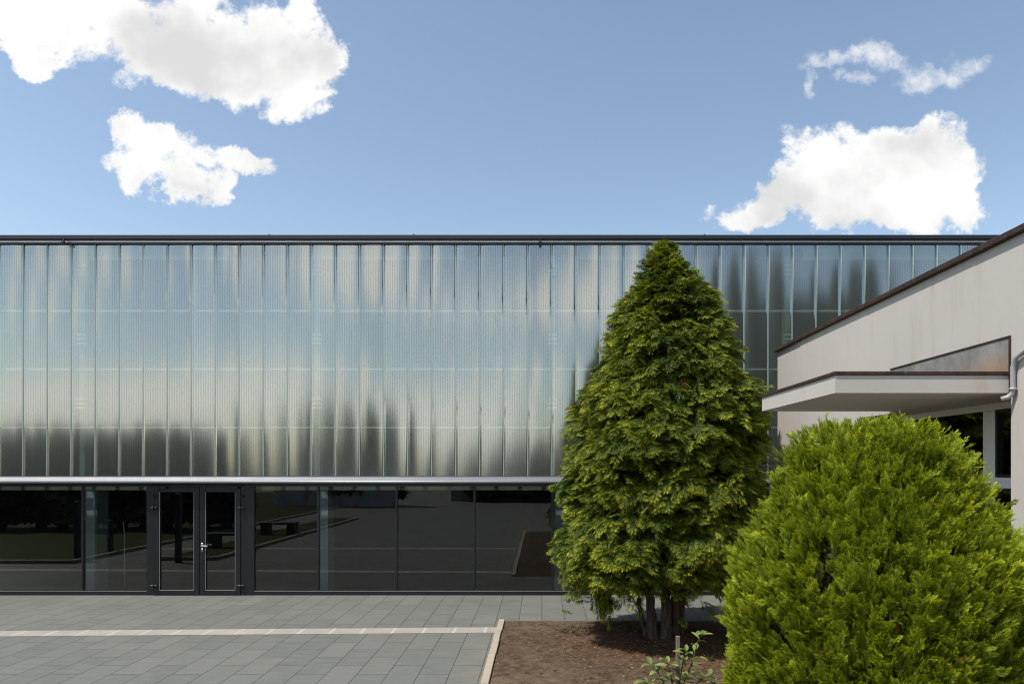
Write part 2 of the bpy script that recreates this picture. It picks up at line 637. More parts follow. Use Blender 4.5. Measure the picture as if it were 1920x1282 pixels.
M['cypress'] = m_foliage('cypress_sprays', (0.010, 0.024, 0.008), (0.062, 0.105, 0.013), (0.52, 0.53, 0.030), (0.12, 0.06, 0.03), 0.998, 0.22, 1.6)
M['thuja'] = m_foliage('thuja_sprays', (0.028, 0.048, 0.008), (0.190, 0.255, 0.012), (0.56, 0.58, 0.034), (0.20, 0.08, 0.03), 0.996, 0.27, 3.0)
M['sapling'] = m_foliage('sapling_leaves', (0.11, 0.17, 0.045), (0.17, 0.24, 0.065), (0.30, 0.36, 0.11), (0.3, 0.32, 0.06), 0.97, 0.35, 3.0)
M['dark_tree'] = m_foliage('far_tree_leaves', (0.095, 0.105, 0.07), (0.135, 0.145, 0.10), (0.16, 0.17, 0.11), (0.05, 0.05, 0.02), 0.99, 0.2, 0.5)
M['weed'] = m_foliage('weed_leaves', (0.03, 0.06, 0.015), (0.06, 0.10, 0.025), (0.09, 0.13, 0.03), (0.1, 0.09, 0.03), 0.95, 0.3, 3.0)
M['litter'] = None


def m_litter():
    m, t, out = mat('dry_litter')
    rn = t.node('ShaderNodeAttribute', attribute_name='rnd').outputs['Fac']
    c = t.mix(rn, (0.07, 0.028, 0.014), (0.25, 0.16, 0.09))
    c = t.mix(t.math('GREATER_THAN', rn, 0.975), c, (0.42, 0.38, 0.33))
    pbsdf(t, out, c, 0.9, 0, 0.2)
    return m


M['litter'] = m_litter()
M['lawn'] = simple('lawn_grass', (0.045, 0.052, 0.020), 0.95, 0, 0.5, 4.0, 0.6, 60, 0.1)
M['farground'] = simple('dry_grass_ground', (0.10, 0.105, 0.055), 0.95, 0, 0.3, 0.3)


def m_mural():
    m, t, out = mat('painted_mural')
    p = pos(t)
    n = t.noise(t.vec('MULTIPLY', p, (1.6, 1.0, 0.5)), 1.0, 2, 0.5, 1.0, out=1)
    hv = t.node('ShaderNodeHueSaturation')
    hv.inputs['Saturation'].default_value = 1.4
    t.l.new(n, hv.inputs['Color'])
    c = t.mix(t.ramp(t.noise(p, 1.1, 3), 0.45, 0.55), hv.outputs[0], (0.6, 0.55, 0.55))
    pbsdf(t, out, c, 0.8)
    return m


M['mural'] = m_mural()

# ------------------------------------------------------------------ setting: ground
BX0, BX1, BY1 = -0.65, 3.76, 11.84       # planting bed
g = MB().box(-400, 400, -400, 400, -0.6, -0.03).build('ground', M['farground'])
tag(g, 'flat dry grass ground around the site', 'ground', kind='structure')


def sheet(name, x0, x1, y0, y1, z, m, parent=None):
    return MB().add([(x0, y0, z), (x1, y0, z), (x1, y1, z), (x0, y1, z)], [(0, 1, 2, 3)]).build(name, m, parent)


pv = MB().box(-45, 45, -45, F + 0.2, -0.028, 0.0).build('pavement', M['paving'])
tag(pv, 'grey slab paving with thin dark joints in front of the hall', 'pavement', kind='structure')

# pale channel of blocks across the paving, very slightly askew as in the photograph
yl = FPX * CAM_H / (1187.5 - VY)
yr = FPX * CAM_H / (1180.5 - VY)
xl, xr = px(0, yl), -0.755
st = MB()
ex = -30.0
sl_ = (yr - yl) / (xr - xl)
ye = yl + sl_ * (ex - xl)
hw = 0.185
st.add([(ex, ye - hw, 0.004), (xr, yr - hw, 0.004), (xr, yr + hw, 0.004), (ex, ye + hw, 0.004)], [(0, 1, 2, 3)])
st = st.build('pavement_strip', M['strip'])
tag(st, 'pale pinkish strip of channel blocks across the grey paving', 'pavement strip', kind='structure')
s2 = sheet('pavement_band', -30, BX0 - 0.2, 6.1, 6.45, 0.004, M['strip'])
tag(s2, 'second pale strip of blocks nearer the photographer', 'pavement strip', kind='structure')

# kerb stones along the bed
kb = MB()
y = BY1 + 0.02
while y > 1.0:
    L = random.choice((0.55, 0.8, 0.8, 0.95))
    a = random.uniform(-0.006, 0.006)
    kb.box(BX0 - 0.1 + a, BX0 + a, y - L + 0.006, y, -0.02, 0.045 + random.uniform(-0.006, 0.006), 0.006)
    y -= L
kb = kb.build('kerb', M['kerb'])
tag(kb, 'row of narrow sandy kerb stones edging the soil bed', 'kerb', kind='structure')

# soil
nx, ny = 150, 330
xs = np.linspace(BX0, BX1, nx)
ys = np.linspace(1.0, BY1, ny)
vs = []
for yy in ys:
    for xx in xs:
        e = min(1.0, (xx - BX0) / 0.25, (BY1 - yy) / 0.25)
        h = 0.03 + 0.03 * noise.noise((xx * 1.3, yy * 1.3, 0)) + 0.018 * noise.noise((xx * 6, yy * 6, 3)) + 0.016 * noise.noise((xx * 15, yy * 15, 7))
        mound = 0.12 * math.exp(-((xx - 1.9) ** 2 + (yy - 10.5) ** 2) / 0.5)
        vs.append((xx, yy, 0.012 + max(0, e) * (max(0.004, h) + mound)))
fs = [(j * nx + i, j * nx + i + 1, (j + 1) * nx + i + 1, (j + 1) * nx + i) for j in range(ny - 1) for i in range(nx - 1)]
so = MB().add(vs, fs).build('soil', M['soil'], smooth=True)
tag(so, 'bare brown soil of the planting bed under the trees', 'soil', kind='structure')


def soil_z(x, y):
    i = int(np.clip((x - BX0) / (BX1 - BX0) * (nx - 1), 0, nx - 1))
    j = int(np.clip((y - 1.0) / (BY1 - 1.0) * (ny - 1), 0, ny - 1))
    return vs[j * nx + i][2]


# ------------------------------------------------------------------ the hall
D0 = F
Z_TOP = pz(443, D0)
Z_COP = pz(451.5, D0)
Z_P1 = pz(457, D0)
Z_P0 = pz(892, D0)
Z_S0 = pz(905.5, D0)
Z_G1 = pz(911.5, D0)
Z_G0 = pz(1107.5, D0)
HX0, HX1 = -19.0, 17.0
DEPTH = 16.0
hall = empty('sports_hall', (0, F + 4, 0), 'long low hall with ribbed translucent upper front over dark ground floor glazing', 'building')
PT = 0.04
# shell: back and side walls, roof, slab, floor
b = MB()
b.box(HX0, HX1, F + DEPTH, F + DEPTH + 0.3, 0, Z_P1)
b.box(HX0 - 0.3, HX0, F + 0.002, F + DEPTH + 0.3, 0, Z_P1)
b.box(HX1, HX1 + 0.3, F + 0.002, F + DEPTH + 0.3, 0, Z_P1)
b.box(HX0, HX1, F + 5.0, F + 5.2, 0.01, Z_S0 - 0.02)
b.build('wall', M['inside'], hall)
MB().box(HX0, HX1, F + 0.3, F + DEPTH, Z_S0 - 0.015, Z_P0 - 0.04).build('floor_slab', M['inside'], hall)
MB().box(HX0, HX1, F + 0.2, F + DEPTH, -0.02, 0.006).build('floor', M['insidefloor'], hall)
MB().box(HX0 - 0.3, HX1 + 0.3, F + 0.12, F + DEPTH + 0.3, Z_P1 + 0.003, Z_TOP - 0.05).build('roof', M['roofing'], hall)
# coping: upper dark fascia, pale drip line, thin dark trim
cp = MB()
cp.box(HX0 - 0.35, HX1 + 0.35, F - 0.10, F + 0.35, Z_COP, Z_TOP, 0.012)
cp.box(HX0 - 0.32, HX1 + 0.32, F - 0.045, F + 0.118, Z_P1 - 0.018, Z_P1 + 0.014)
cp.build('coping', M['coping'], hall)
MB().box(HX0 - 0.31, HX1 + 0.31, F - 0.030, F + 0.117, Z_P1 + 0.016, Z_COP - 0.002).build('drip_trim', M['silver'], hall)
# conductor clips on the coping
for x_ in (127, 505, 776, 1013, 1321):
    xx = px(x_, F)
    c_ = MB()
    if x_ in (127, 1013):
        c_.box(xx - 0.012, xx + 0.012, F - 0.13, F - 0.102, Z_P1 - 0.05, Z_COP + 0.01)
        c_.box(xx - 0.03, xx + 0.03, F - 0.15, F - 0.131, Z_P1 - 0.03, Z_P1 + 0.0)
    else:
        c_.box(xx - 0.012, xx + 0.012, F - 0.02, F + 0.004, Z_TOP, Z_TOP + 0.04)
    c_.build('conductor_clip', M['black'], hall)
# sill flashing: sloping aluminium profile with a lip
sf = MB()
sf.prism([(F - 0.02, Z_P0 - 0.002), (F + 0.10, Z_P0 - 0.002), (F + 0.10, Z_S0 + 0.030), (F - 0.128, Z_S0 + 0.030), (F - 0.128, Z_S0 + 0.052), (F - 0.05, Z_P0 - 0.022), (F - 0.05, Z_P0 - 0.010), (F - 0.02, Z_P0 - 0.010)], 'x', HX0, HX1)
sf.prism([(F - 0.13, Z_S0 + 0.002), (F + 0.10, Z_S0 + 0.002), (F + 0.10, Z_S0 + 0.028), (F - 0.13, Z_S0 + 0.028)], 'x', HX0, HX1)
sf.build('sill_flashing', M['flashing'], hall)
MB().tube([(HX0, F - 0.140, Z_S0 + 0.034), (HX1, F - 0.140, Z_S0 + 0.034)], 0.010, 10).build('sill_lip', M['silver'], hall, True)  # lip in brighter metal: the light its fold catches is put into the colour

# ribbed polycarbonate panels, each a bowed sheet of its own
PW = 0.5
P0 = px(43, F) % PW          # one joint falls on pixel column 43


def panel_mesh(bow, skew):
    n = 14
    m = MB()
    wd = PW / 2 - 0.014
    fr = []
    for i in range(n + 1):
        t_ = -1 + 2 * i / n
        fr.append((t_ * wd, bow * (t_ * t_ - 1) + skew * t_ * (1 - t_ * t_)))
    zs = [0, 0.33, 0.66, 1.0]
    H_ = Z_P1 - Z_P0
    v = []
    for z in zs:
        v += [(a, c, z * H_) for a, c in fr]
    f = []
    k = n + 1
    for r in range(3):
        f += [(r * k + i, r * k + i + 1, (r + 1) * k + i + 1, (r + 1) * k + i) for i in range(n)]
    b0 = len(v)
    v += [(-wd, PT, 0), (wd, PT, 0), (wd, PT, H_), (-wd, PT, H_)]
    f += [(b0, 0, 1 * 3 * k, b0 + 3), (n, b0 + 1, b0 + 2, 3 * k + n)]
    m.add(v, f)
    me = m.mesh('translucent_panel', M['poly'])
    for p in me.polygons:
        p.use_smooth = len(p.vertices) == 4 and p.index < 3 * n
    return me


protos = [panel_mesh(0.0027 + 0.0007 * k, (k % 3 - 1) * 0.0013) for k in range(5)]
jm = MB().box(-0.0135, 0.0135, -0.006, 0.03, 0, Z_P1 - Z_P0, 0.002).mesh('joint_profile', M['joint'])
npan = 0
x = P0 - PW * 38
prn = random.Random(21)
while x < HX1 - PW:
    if x > HX0:
        o = bpy.data.objects.new('translucent_panel', protos[prn.randrange(5)])
        COL.objects.link(o)
        o.parent = hall
        o.location = Vector((x + PW / 2, F + 0.004, Z_P0)) - hall.location
        o.rotation_euler = (R(prn.gauss(0, 0.03)), 0, R(prn.gauss(0, 0.45)))
        j = bpy.data.objects.new('joint_profile', jm)
        COL.objects.link(j)
        j.parent = hall
        j.location = Vector((x, F + 0.004, Z_P0)) - hall.location
        npan += 1
    x += PW
# rails and posts behind the translucent skin
for yy in (583, 692, 801):
    z = pz(yy, F + 0.07)
    MB().box(HX0, HX1, F + 0.055, F + 0.085, z - 0.02, z + 0.02).build('rail', M['rail'], hall)
for x_ in (-278, 160, 598, 1036, 1474, 1912):
    xx = px(x_, F + 0.3)
    pst = MB().box(xx - 0.055, xx + 0.055, F + 0.2, F + 0.4, Z_P0, Z_P1).build('post', M['column'], hall)
    for zc in (3.9, 5.25, 6.7):
        br_ = MB()
        for q in range(3):
            br_.box(xx - 0.09, xx + 0.09, F + 0.15, F + 0.198, zc + q * 0.09, zc + q * 0.09 + 0.05)
        br_.build('bracket', M['rail'], pst)
for (a, c) in ((178, 440), (592, 872), (1085, 1200), (-260, -30), (1500, 1800)):
    MB().box(px(a, F + 0.3), px(c, F + 0.3), F + 0.12, F + 0.19, pz(486, F + 0.1), Z_P1 - 0.03).build('duct', M['duct'], hall)

# ground floor glazing
GY = F + 0.05            # front of the frames
GD = 0.07
glz = hall


def gx(p):
    return px(p, GY)


fr = MB()
fr.box(HX0, HX1, GY, GY + GD, Z_G1, Z_S0 + 0.001)
fr.build('head_frame', M['frame'], hall)
MB().box(HX0, gx(276), GY, GY + GD, 0.004, Z_G0).box(gx(476), HX1, GY, GY + GD, 0.004, Z_G0).build('bottom_frame', M['frame'], hall)
mulls = [(152.5, 156.5), (275, 290), (452, 477), (594, 598.5), (741.5, 745.5), (888, 891.5), (1034, 1038)]
k = 1036 + 147
while gx(k) < HX1 - 0.5:
    mulls.append((k - 2, k + 2))
    k += 147
k = 6 - 147 + 140 - 30
while gx(k) > HX0 + 0.5:
    mulls.append((k - 2, k + 2))
    k -= 147
mulls.sort()
for (a, c) in mulls:
    low = 0.004 if (a, c) in ((275, 290), (452, 477)) else Z_G0 + 0.001
    MB().box(gx(a), gx(c), GY - 0.006, GY + GD, low, Z_G1 - 0.001, 0.003).build('mullion', M['frame'], hall)
edges = [HX0] + [v for a, c in mulls for v in (gx(a), gx(c))] + [HX1]
for i in range(0, len(edges), 2):
    a, c = edges[i], edges[i + 1]
    if abs(a - gx(290)) < 0.01:
        continue
    o = MB().box(a + 0.001, c - 0.001, GY + 0.03, GY + 0.038, Z_G0 + 0.001, Z_G1 - 0.001).build('glass_pane', M['glass'], hall)
# slim bright bead along the foot of the panes
MB().box(HX0, gx(275), GY - 0.004, GY - 0.001, Z_G0 - 0.012, Z_G0 - 0.003).box(gx(477), HX1, GY - 0.004, GY - 0.001, Z_G0 - 0.012, Z_G0 - 0.003).build('bead', M['silver'], hall)

# double door
dz0, dz1 = 0.012, pz(909.5, GY)


def door(x0, x1, g0, g1, gz1, gz0, hinge_side, label=None):
    fr_ = MB()
    y0, y1 = GY - 0.018, GY + 0.05
    fr_.box(x0, g0, y0, y1, dz0, dz1 - 0.03, 0.004)
    fr_.box(g1, x1, y0, y1, dz0, dz1 - 0.03, 0.004)
    fr_.box(g0 + 0.0005, g1 - 0.0005, y0, y1, gz1, dz1 - 0.03, 0.004)
    fr_.box(g0 + 0.0005, g1 - 0.0005, y0, y1, dz0, gz0, 0.004)
    d = fr_.build('door', M['frame'], hall)
    MB().box(g0, g1, GY + 0.01, GY + 0.018, gz0, gz1).build('pane', M['glass'], d)
    bd = MB()
    e = 0.008
    bd.box(g0, g1, y0 - 0.002, y0 + 0.01, gz0 + 0.0005, gz0 + e)
    bd.box(g0, g0 + e * 0.7, y0 - 0.002, y0 + 0.01, gz0 + e, gz1)
    bd.box(g1 - e * 0.7, g1, y0 - 0.002, y0 + 0.01, gz0 + e, gz1)
    bd.build('glazing_bead', M['conduit'], d)
    hx = x0 - 0.01 if hinge_side < 0 else x1 + 0.01
    for yy in (930, 952, 1098):
        z = pz(yy, GY)
        h = MB().tube([(hx, GY - 0.05, z - 0.045), (hx, GY - 0.05, z + 0.045)], 0.014, 10)
        h.box(hx - 0.065, hx + 0.065, GY - 0.045, GY - 0.0185, z - 0.024, z + 0.024, 0.003)
        h.box(hx - 0.016, hx + 0.016, GY - 0.075, GY - 0.05, z - 0.012, z + 0.03, 0.003)
        h.build('hinge', M['black'], d)
    cx = hx + (0.16 if hinge_side < 0 else -0.16)
    z = pz(913, GY)
    c_ = MB().box(cx - 0.12, cx + 0.12, GY - 0.075, GY - 0.0185, z - 0.03, z + 0.022, 0.006)
    s_ = -1 if hinge_side < 0 else 1
    c_.tube([(cx + s_ * 0.05, GY - 0.085, z + 0.02), (cx + s_ * 0.19, GY - 0.10, z + 0.055), (cx + s_ * 0.15, GY - 0.02, z + 0.062)], 0.009, 6)
    c_.build('door_closer', M['black'], d)
    return d


zg1, zg0 = pz(922, GY), pz(1106, GY)
dl = door(gx(290.5), gx(373.8), gx(300), gx(364.5), zg1, zg0, -1)
dr = door(gx(374.8), gx(451.5), gx(386), gx(450) - 0.09, zg1, zg0, 1)
hx, hz = gx(380), pz(1022, GY)
hd = MB().box(hx - 0.018, hx + 0.018, GY - 0.026, GY - 0.0185, hz - 0.03, hz + 0.045, 0.003)
hd.box(hx - 0.015, hx + 0.015, GY - 0.025, GY - 0.0185, hz - 0.125, hz - 0.065, 0.003)
hd.tube([(hx, GY - 0.026, hz), (hx, GY - 0.075, hz), (hx + 0.02, GY - 0.082, hz), (hx + 0.14, GY - 0.082, hz - 0.004)], 0.011, 10)
hd.build('handle', M['chrome'], dr)
MB().box(gx(290), gx(452), GY + 0.0, GY + 0.05, dz1 - 0.028, Z_G1 - 0.001).build('door_head', M['frame'], hall)
MB().box(gx(290), gx(452), GY - 0.03, GY + 0.10, 0.002, 0.0105).build('threshold', M['frame'], hall)

# things seen through the glazing
for (a, c, dd) in ((-290, -268, 0.45), (157, 181, 0.35), (597, 615, 0.35), (1040, 1062, 0.35), (1480, 1500, 0.35)):
    MB().box(px(a, F + dd), px(c, F + dd), F + dd, F + dd + 0.4, 0.007, Z_S0 - 0.018).build('column', M['concrete'], hall)
MB().box(HX0 + 0.1, HX1 - 0.1, F + 0.22, F + 0.26, Z_G1 - 0.085, Z_S0 - 0.02).build('blind_box', M['blind'], hall)
dd = F + 0.3
MB().tube([(px(168, dd), dd, pz(911, dd)), (px(172, dd), dd, pz(915, dd)), (px(177, dd), dd, pz(922, dd)), (px(177.6, dd), dd, pz(935, dd)), (px(177.6, dd), dd, pz(1111, dd))], 0.016, 8).build('pipe', M['pipewhite'], hall, True)
MB().tube([(px(231, dd), dd, pz(978, dd)), (px(233.5, dd), dd, pz(1000, dd)), (px(233.5, dd), dd, pz(1100, dd))], 0.010, 8).build('pipe', M['pipewhite'], hall, True)

# ------------------------------------------------------------------ the white house on the right
DF = 5.5
XW = px(1895, DF)
YFAR = FPX * XW / (1458 - VX)
DB = DF * (1565 - VX) / (1428 - VX)
ZR = pz(659, YFAR)
XC = px(1566, DF)
ZC0 = pz(736.5, DF)
ZC1 = pz(703.5, DF)
ZC2 = pz(696, DF)
HY0 = -6.0
RX = XW + 0.30          # recessed window plane
house = empty('white_house', (XW + 4, 4, 0), 'white rendered flat roofed house with brown metal roof edge and entrance canopy', 'building')
YR1 = 8.0               # far end of the entrance recess
wl = MB()
wl.box(XW, XW + 0.3, HY0, DF - 0.004, -0.02, ZR - 0.002)                 # near stretch
wl.box(XW, XW + 0.3, YR1, YFAR, -0.02, ZR - 0.002)                       # far stretch
wl.box(XW, XW + 0.298, DF - 0.003, YR1 - 0.001, ZC0 - 0.02, ZR - 0.003)      # over the recess
wl.box(XW + 0.301, XW + 9, YFAR - 0.3, YFAR - 0.001, -0.02, ZR - 0.004)
wl.box(XW + 9.001, XW + 9.3, HY0, YFAR - 0.002, -0.02, ZR - 0.004)
wl.box(XW + 0.301, XW + 9, HY0 + 0.001, HY0 + 0.3, -0.02, ZR - 0.004)
wl.build('wall', M['render'], house)
MB().box(XW + 0.301, XW + 8.99, HY0 + 0.31, YFAR - 0.31, ZR - 0.5, ZR - 0.2).build('roof', M['roofing'], house)
rt = MB()
yy = HY0 - 0.05
while yy < YFAR + 0.03:
    y2 = min(yy + 2.0, YFAR + 0.045)
    o_ = random.uniform(-0.004, 0.004)
    rt.box(XW - 0.045 + o_, XW + 0.34, yy, y2 - 0.004, ZR + o_, ZR + 0.055 + o_, 0.006)
    yy = y2 if y2 < YFAR + 0.04 else 99
rt.build('roof_edge', M['rust'], house)
# canopy slab
cn = MB()
cn.prism([(XC, ZC0), (XW - 0.002, ZC0), (XW - 0.002, ZC1), (XC, ZC1)], 'y', DF, DB)
can = cn.build('canopy', M['render'], house)
MB().box(XC + 0.02, XW - 0.004, DF + 0.02, DB - 0.02, ZC0 - 0.004, ZC0 - 0.001).build('soffit', M['underside'], can)
ct = MB()
ct.box(XC - 0.014, XW - 0.003, DF - 0.012, DF + 0.06, ZC1 + 0.001, ZC2, 0.005)
ct.box(XC - 0.014, XC + 0.06, DF + 0.062, DB + 0.04, ZC1 + 0.001, ZC2 - 0.001, 0.005)
ct.box(XC + 0.061, XW - 0.003, DF + 0.062, DB + 0.03, ZC1 + 0.0012, ZC2 - 0.004)
ct.build('canopy_edge', M['rust'], can)
# zinc upstand on the wall above the canopy
zu = pz(632, DF)
up_ = MB().box(XW - 0.008, XW - 0.002, DF + 0.005, DB + 0.05, ZC2 - 0.003, zu)
up_.build('zinc_upstand', M['zinc'], house)
MB().box(XW - 0.016, XW - 0.001, DF, DB + 0.055, zu + 0.001, zu + 0.012).box(XW - 0.016, XW - 0.001, DF - 0.008, DF + 0.004, ZC0, zu + 0.012).build('flashing_trim', M['rust'], house)
# recess: window wall with white frames and dark panes
rc = MB()
YN = DF - 0.02
rc.box(RX + 0.07, RX + 0.2, DF - 0.002, YR1 - 0.002, 0.0, 0.9)
rc.build('parapet_wall', M['render'], house)


def ry(p):
    return FPX * RX / (p - VX)


wy1, wy2, wy3 = ry(1865.5), ry(1843.5), ry(1742)
zt = pz(771, ry(1843))
zb = pz(895, ry(1880))
zb2 = pz(915, ry(1880))
wf = MB()
YA, YB = DF + 0.002, YR1 - 0.004
wf.box(RX - 0.0, RX + 0.068, YA, YB, zt, ZC0 - 0.022)                          # head
wf.box(RX - 0.004, RX + 0.068, wy1, wy2, 0.92, zt - 0.001, 0.003)                # post
wf.box(RX - 0.004, RX + 0.068, YA, wy1 - 0.001, zb2, zb, 0.003)                  # transom near
wf.box(RX + 0.0, RX + 0.068, wy3 + 0.6, YB, 0.92, zt - 0.001, 0.003)
wf.box(RX + 0.0, RX + 0.068, YA, YB, 0.901, 0.9195)
win = wf.build('window', M['window_white'], house)
MB().box(RX + 0.03, RX + 0.036, YA, wy1 - 0.001, zb + 0.03, zt - 0.03).build('pane', M['glass'], win)
MB().box(RX + 0.03, RX + 0.036, YA, wy1 - 0.001, 0.95, zb2 - 0.03).build('pane', M['glass'], win)
MB().box(RX + 0.03, RX + 0.036, wy2 + 0.001, wy3 + 0.599, 0.95, zt - 0.001).build('pane', M['glass'], win)
sh = MB()
for (a, c, z0, z1) in ((YA, wy1, zb, zt), (YA, wy1, 0.92, zb2)):
    e = 0.012
    sh.box(RX + 0.002, RX + 0.045, a, c - 0.001, z0 + 0.001, z0 + 0.029)
    sh.box(RX + 0.002, RX + 0.045, a, c - 0.001, z1 - 0.029, z1 - 0.001)
    sh.box(RX + 0.002, RX + 0.045, c - 0.03, c - 0.001, z0 + 0.03, z1 - 0.03)
sh.build('sash', M['black'], win)
MB().box(RX + 1.2, RX + 1.25, DF - 2, YR1 + 1, 0, ZC0).box(RX + 0.25, RX + 1.2, DF - 2, YR1 + 1, ZC0 - 0.05, ZC0 - 0.02).box(RX + 0.25, RX + 1.2, YR1 + 0.9, YR1 + 1, 0, ZC0 - 0.06).box(RX + 0.25, RX + 1.2, DF - 2, DF - 1.9, 0, ZC0 - 0.06).box(RX + 0.2, RX + 1.2, DF - 2, YR1 + 1, 0.0, 0.02).build('inner_room', M['inside'], house)
# conduit running down the wall beside the canopy
yc = DF - 0.07
xq = XW - 0.03
MB().tube([(xq, yc - 0.5, pz(650, yc)), (xq, yc - 0.14, pz(663, yc)), (xq, yc - 0.03, pz(672, yc)), (xq, yc, pz(690, yc)), (xq, yc, pz(728, yc)),
           (xq, yc + 0.01, pz(738, yc)), (xq - 0.02, yc + 0.03, pz(744, yc)), (xq - 0.06, yc + 0.05, pz(747, yc))], 0.020, 10).tube([(xq, yc, pz(727, yc)), (xq, yc, pz(731, yc))], 0.027, 10).build('conduit', M['conduit'], house, True)


# ------------------------------------------------------------------ foliage
def kite(p, d, n_, L, W, t0, t1):
    d = d / np.linalg.norm(d)
    s = np.cross(n_, d)
    s /= np.linalg.norm(s)
    m = p + d * L * 0.5
    return [p, m + s * W * 0.5, p + d * L, m - s * W * 0.5], [t0, (t0 + t1) / 2, t1, (t0 + t1) / 2]


def spray(kind, rng):
    Q, T = [], []
    up = np.array([0, 0, 1.0])
    cy = kind == 'cypress'

    def P(t):
        if cy:
            return np.array([t, 0.05 * math.sin(3 * t), 0.14 * t - 0.46 * t * t])
        return np.array([t, 0.06 * math.sin(4 * t), 0.08 * t * t])

    def leaf(p0, d, L, W, t0, t1):
        n_ = up + rng.normal(0, 0.35, 3)
        q, a = kite(p0, d, n_, L, W, t0, t1)
        Q.append(q)
        T.append(a)

    npair = 9 if cy else 7
    for i in range(4):
        t = i / 4
        leaf(P(t), P(t + 0.25) - P(t), 0.30, 0.045, t * 0.6, t * 0.6 + 0.2)
    for i in range(npair):
        t = 0.12 + 0.80 * i / (npair - 1)
        d0 = P(t + 0.02) - P(t)
        d0 /= np.linalg.norm(d0)
        for s in (-1, 1):
            tt = t + rng.uniform(-0.04, 0.04)
            a = math.radians((54 if cy else 38) * (1 - 0.3 * t) + rng.uniform(-9, 9))
            side = np.array([0, s, 0.0])
            d = d0 * math.cos(a) + side * math.sin(a) + np.array([0, 0, (-0.25 if cy else 0.0) + 0.14 * rng.normal()])
            L = (0.16 + 0.42 * math.sin(math.pi * (0.2 + 0.68 * t)) ** 1.2) * rng.uniform(0.75, 1.2) * (0.95 if cy else 0.85)
            p0 = P(tt)
            leaf(p0, d, L, L * (0.105 if cy else 0.15), 0.25 * t, 0.55 + 0.45 * t)
            dn = d / np.linalg.norm(d)
            for f_, ss in ((0.28, 1), (0.34, -1), (0.55, 1), (0.6, -1)):
                sd = np.cross(up, dn)
                d2 = dn * 0.8 + sd * ss * 0.6 + np.array([0, 0, (-0.16 if cy else 0.0) + 0.15 * rng.normal()])
                l2 = L * 0.55 * (1.15 - f_) * rng.uniform(0.8, 1.2)
                leaf(p0 + dn * L * f_, d2, l2, l2 * (0.17 if cy else 0.24), 0.25 * t + 0.3 * f_, 0.5 + 0.3 * t + 0.3 * f_)
    leaf(P(0.95), P(1.0) - P(0.95), 0.24, 0.05, 0.8, 1.0)
    return np.array(Q), np.clip(np.array(T), 0, 1)


def quads_mesh(name, V, T, Rn, material, smooth=False):
    """V: (n,4,3) quads, T: (n,4) tip values, Rn: (n,) random per spray"""
    n = len(V)
    me = bpy.data.meshes.new(name)
    me.vertices.add(n * 4)
    me.loops.add(n * 4)
    me.polygons.add(n)
    me.vertices.foreach_set('co', V.reshape(-1).astype(np.float32))
    me.loops.foreach_set('vertex_index', np.arange(n * 4, dtype=np.int32))
    me.polygons.foreach_set('loop_start', np.arange(0, n * 4, 4, dtype=np.int32))
    me.polygons.foreach_set('loop_total', np.full(n, 4, dtype=np.int32))
    a = me.attributes.new('tip', 'FLOAT', 'POINT')
    a.data.foreach_set('value', T.reshape(-1).astype(np.float32))
    a = me.attributes.new('rnd', 'FLOAT', 'POINT')
    a.data.foreach_set('value', np.repeat(Rn, 4).astype(np.float32))
    me.materials.append(material)
    me.update()
    me.validate()
    return me


def place(templates, O, X, Z, scale, wid, rng):
    """put a template at each origin O with axis X (along) and normal hint Z"""
    X = X / np.linalg.norm(X, axis=1, keepdims=True)
    Y = np.cross(Z, X)
    Y /= np.linalg.norm(Y, axis=1, keepdims=True)
    Z = np.cross(X, Y)
    which = rng.integers(0, len(templates), len(O))
    rn = rng.random(len(O))
    VV, TT, RR = [], [], []
    for k, (Q, T) in enumerate(templates):
        i = np.where(which == k)[0]
        if not len(i):
            continue
        nq = len(Q)
        q = Q.reshape(-1, 3)
        loc = (q[None, :, 0:1] * X[i][:, None, :] + q[None, :, 1:2] * wid * Y[i][:, None, :] + q[None, :, 2:3] * Z[i][:, None, :]) * scale[i][:, None, None] + O[i][:, None, :]
        VV.append(loc.reshape(-1, 4, 3))
        TT.append(np.tile(T, (len(i), 1)))
        RR.append(np.repeat(rn[i], nq))
    return np.concatenate(VV), np.concatenate(TT), np.concatenate(RR)


def rot(v, axis, ang):
    a = axis / np.linalg.norm(axis, axis=1, keepdims=True)
    c, s = np.cos(ang)[:, None], np.sin(ang)[:, None]
    return v * c + np.cross(a, v) * s + a * np.sum(a * v, axis=1, keepdims=True) * (1 - c)


def profile(zr):
    z = [p[0] for p in zr]
    r = [p[1] for p in zr]
    return lambda q: np.interp(q, z, r)


# --- the tall cypress
TD = 10.7
TX = px(1238, TD)
sc = FPX / TD
out = [(476, 1240, 1252), (492, 1222, 1268), (512, 1197, 1295), (538, 1187, 1326), (600, 1151, 1352), (650, 1132, 1374), (700, 1113, 1396), (760, 1082, 1421),
       (800, 1072, 1435), (850, 1053, 1440), (900, 1046, 1440), (960, 1042, 1432), (1020, 1034, 1420), (1060, 1045, 1402), (1080, 1072, 1368), (1094, 1120, 1310)]
zr = [(pz(yy, TD), (r_ - l_) / 2 / sc) for yy, l_, r_ in out][::-1]
zc = [(pz(yy, TD), ((r_ + l_) / 2 - VX) / sc) for yy, l_, r_ in out][::-1]
prof, cen = profile(zr), profile(zc)
tree = empty('conifer_tree', (TX, TD, 0.1), 'tall cone shaped cypress with drooping feathery green sprays and several bare stems', 'tree')
rng = np.random.default_rng(3)
tmpl = [spray('cypress', rng) for _ in range(5)]
NB = 760
z0, z1 = zr[0][0], zr[-1][0]
zz = []
while len(zz) < NB:
    c = rng.uniform(z0, z1)
    if rng.random() < (prof(c) + 0.10 + (0.25 if c > 5.2 else 0)) / 1.85:
        zz.append(c)
zz = np.array(zz)
th = rng.uniform(0, 2 * np.pi, NB)
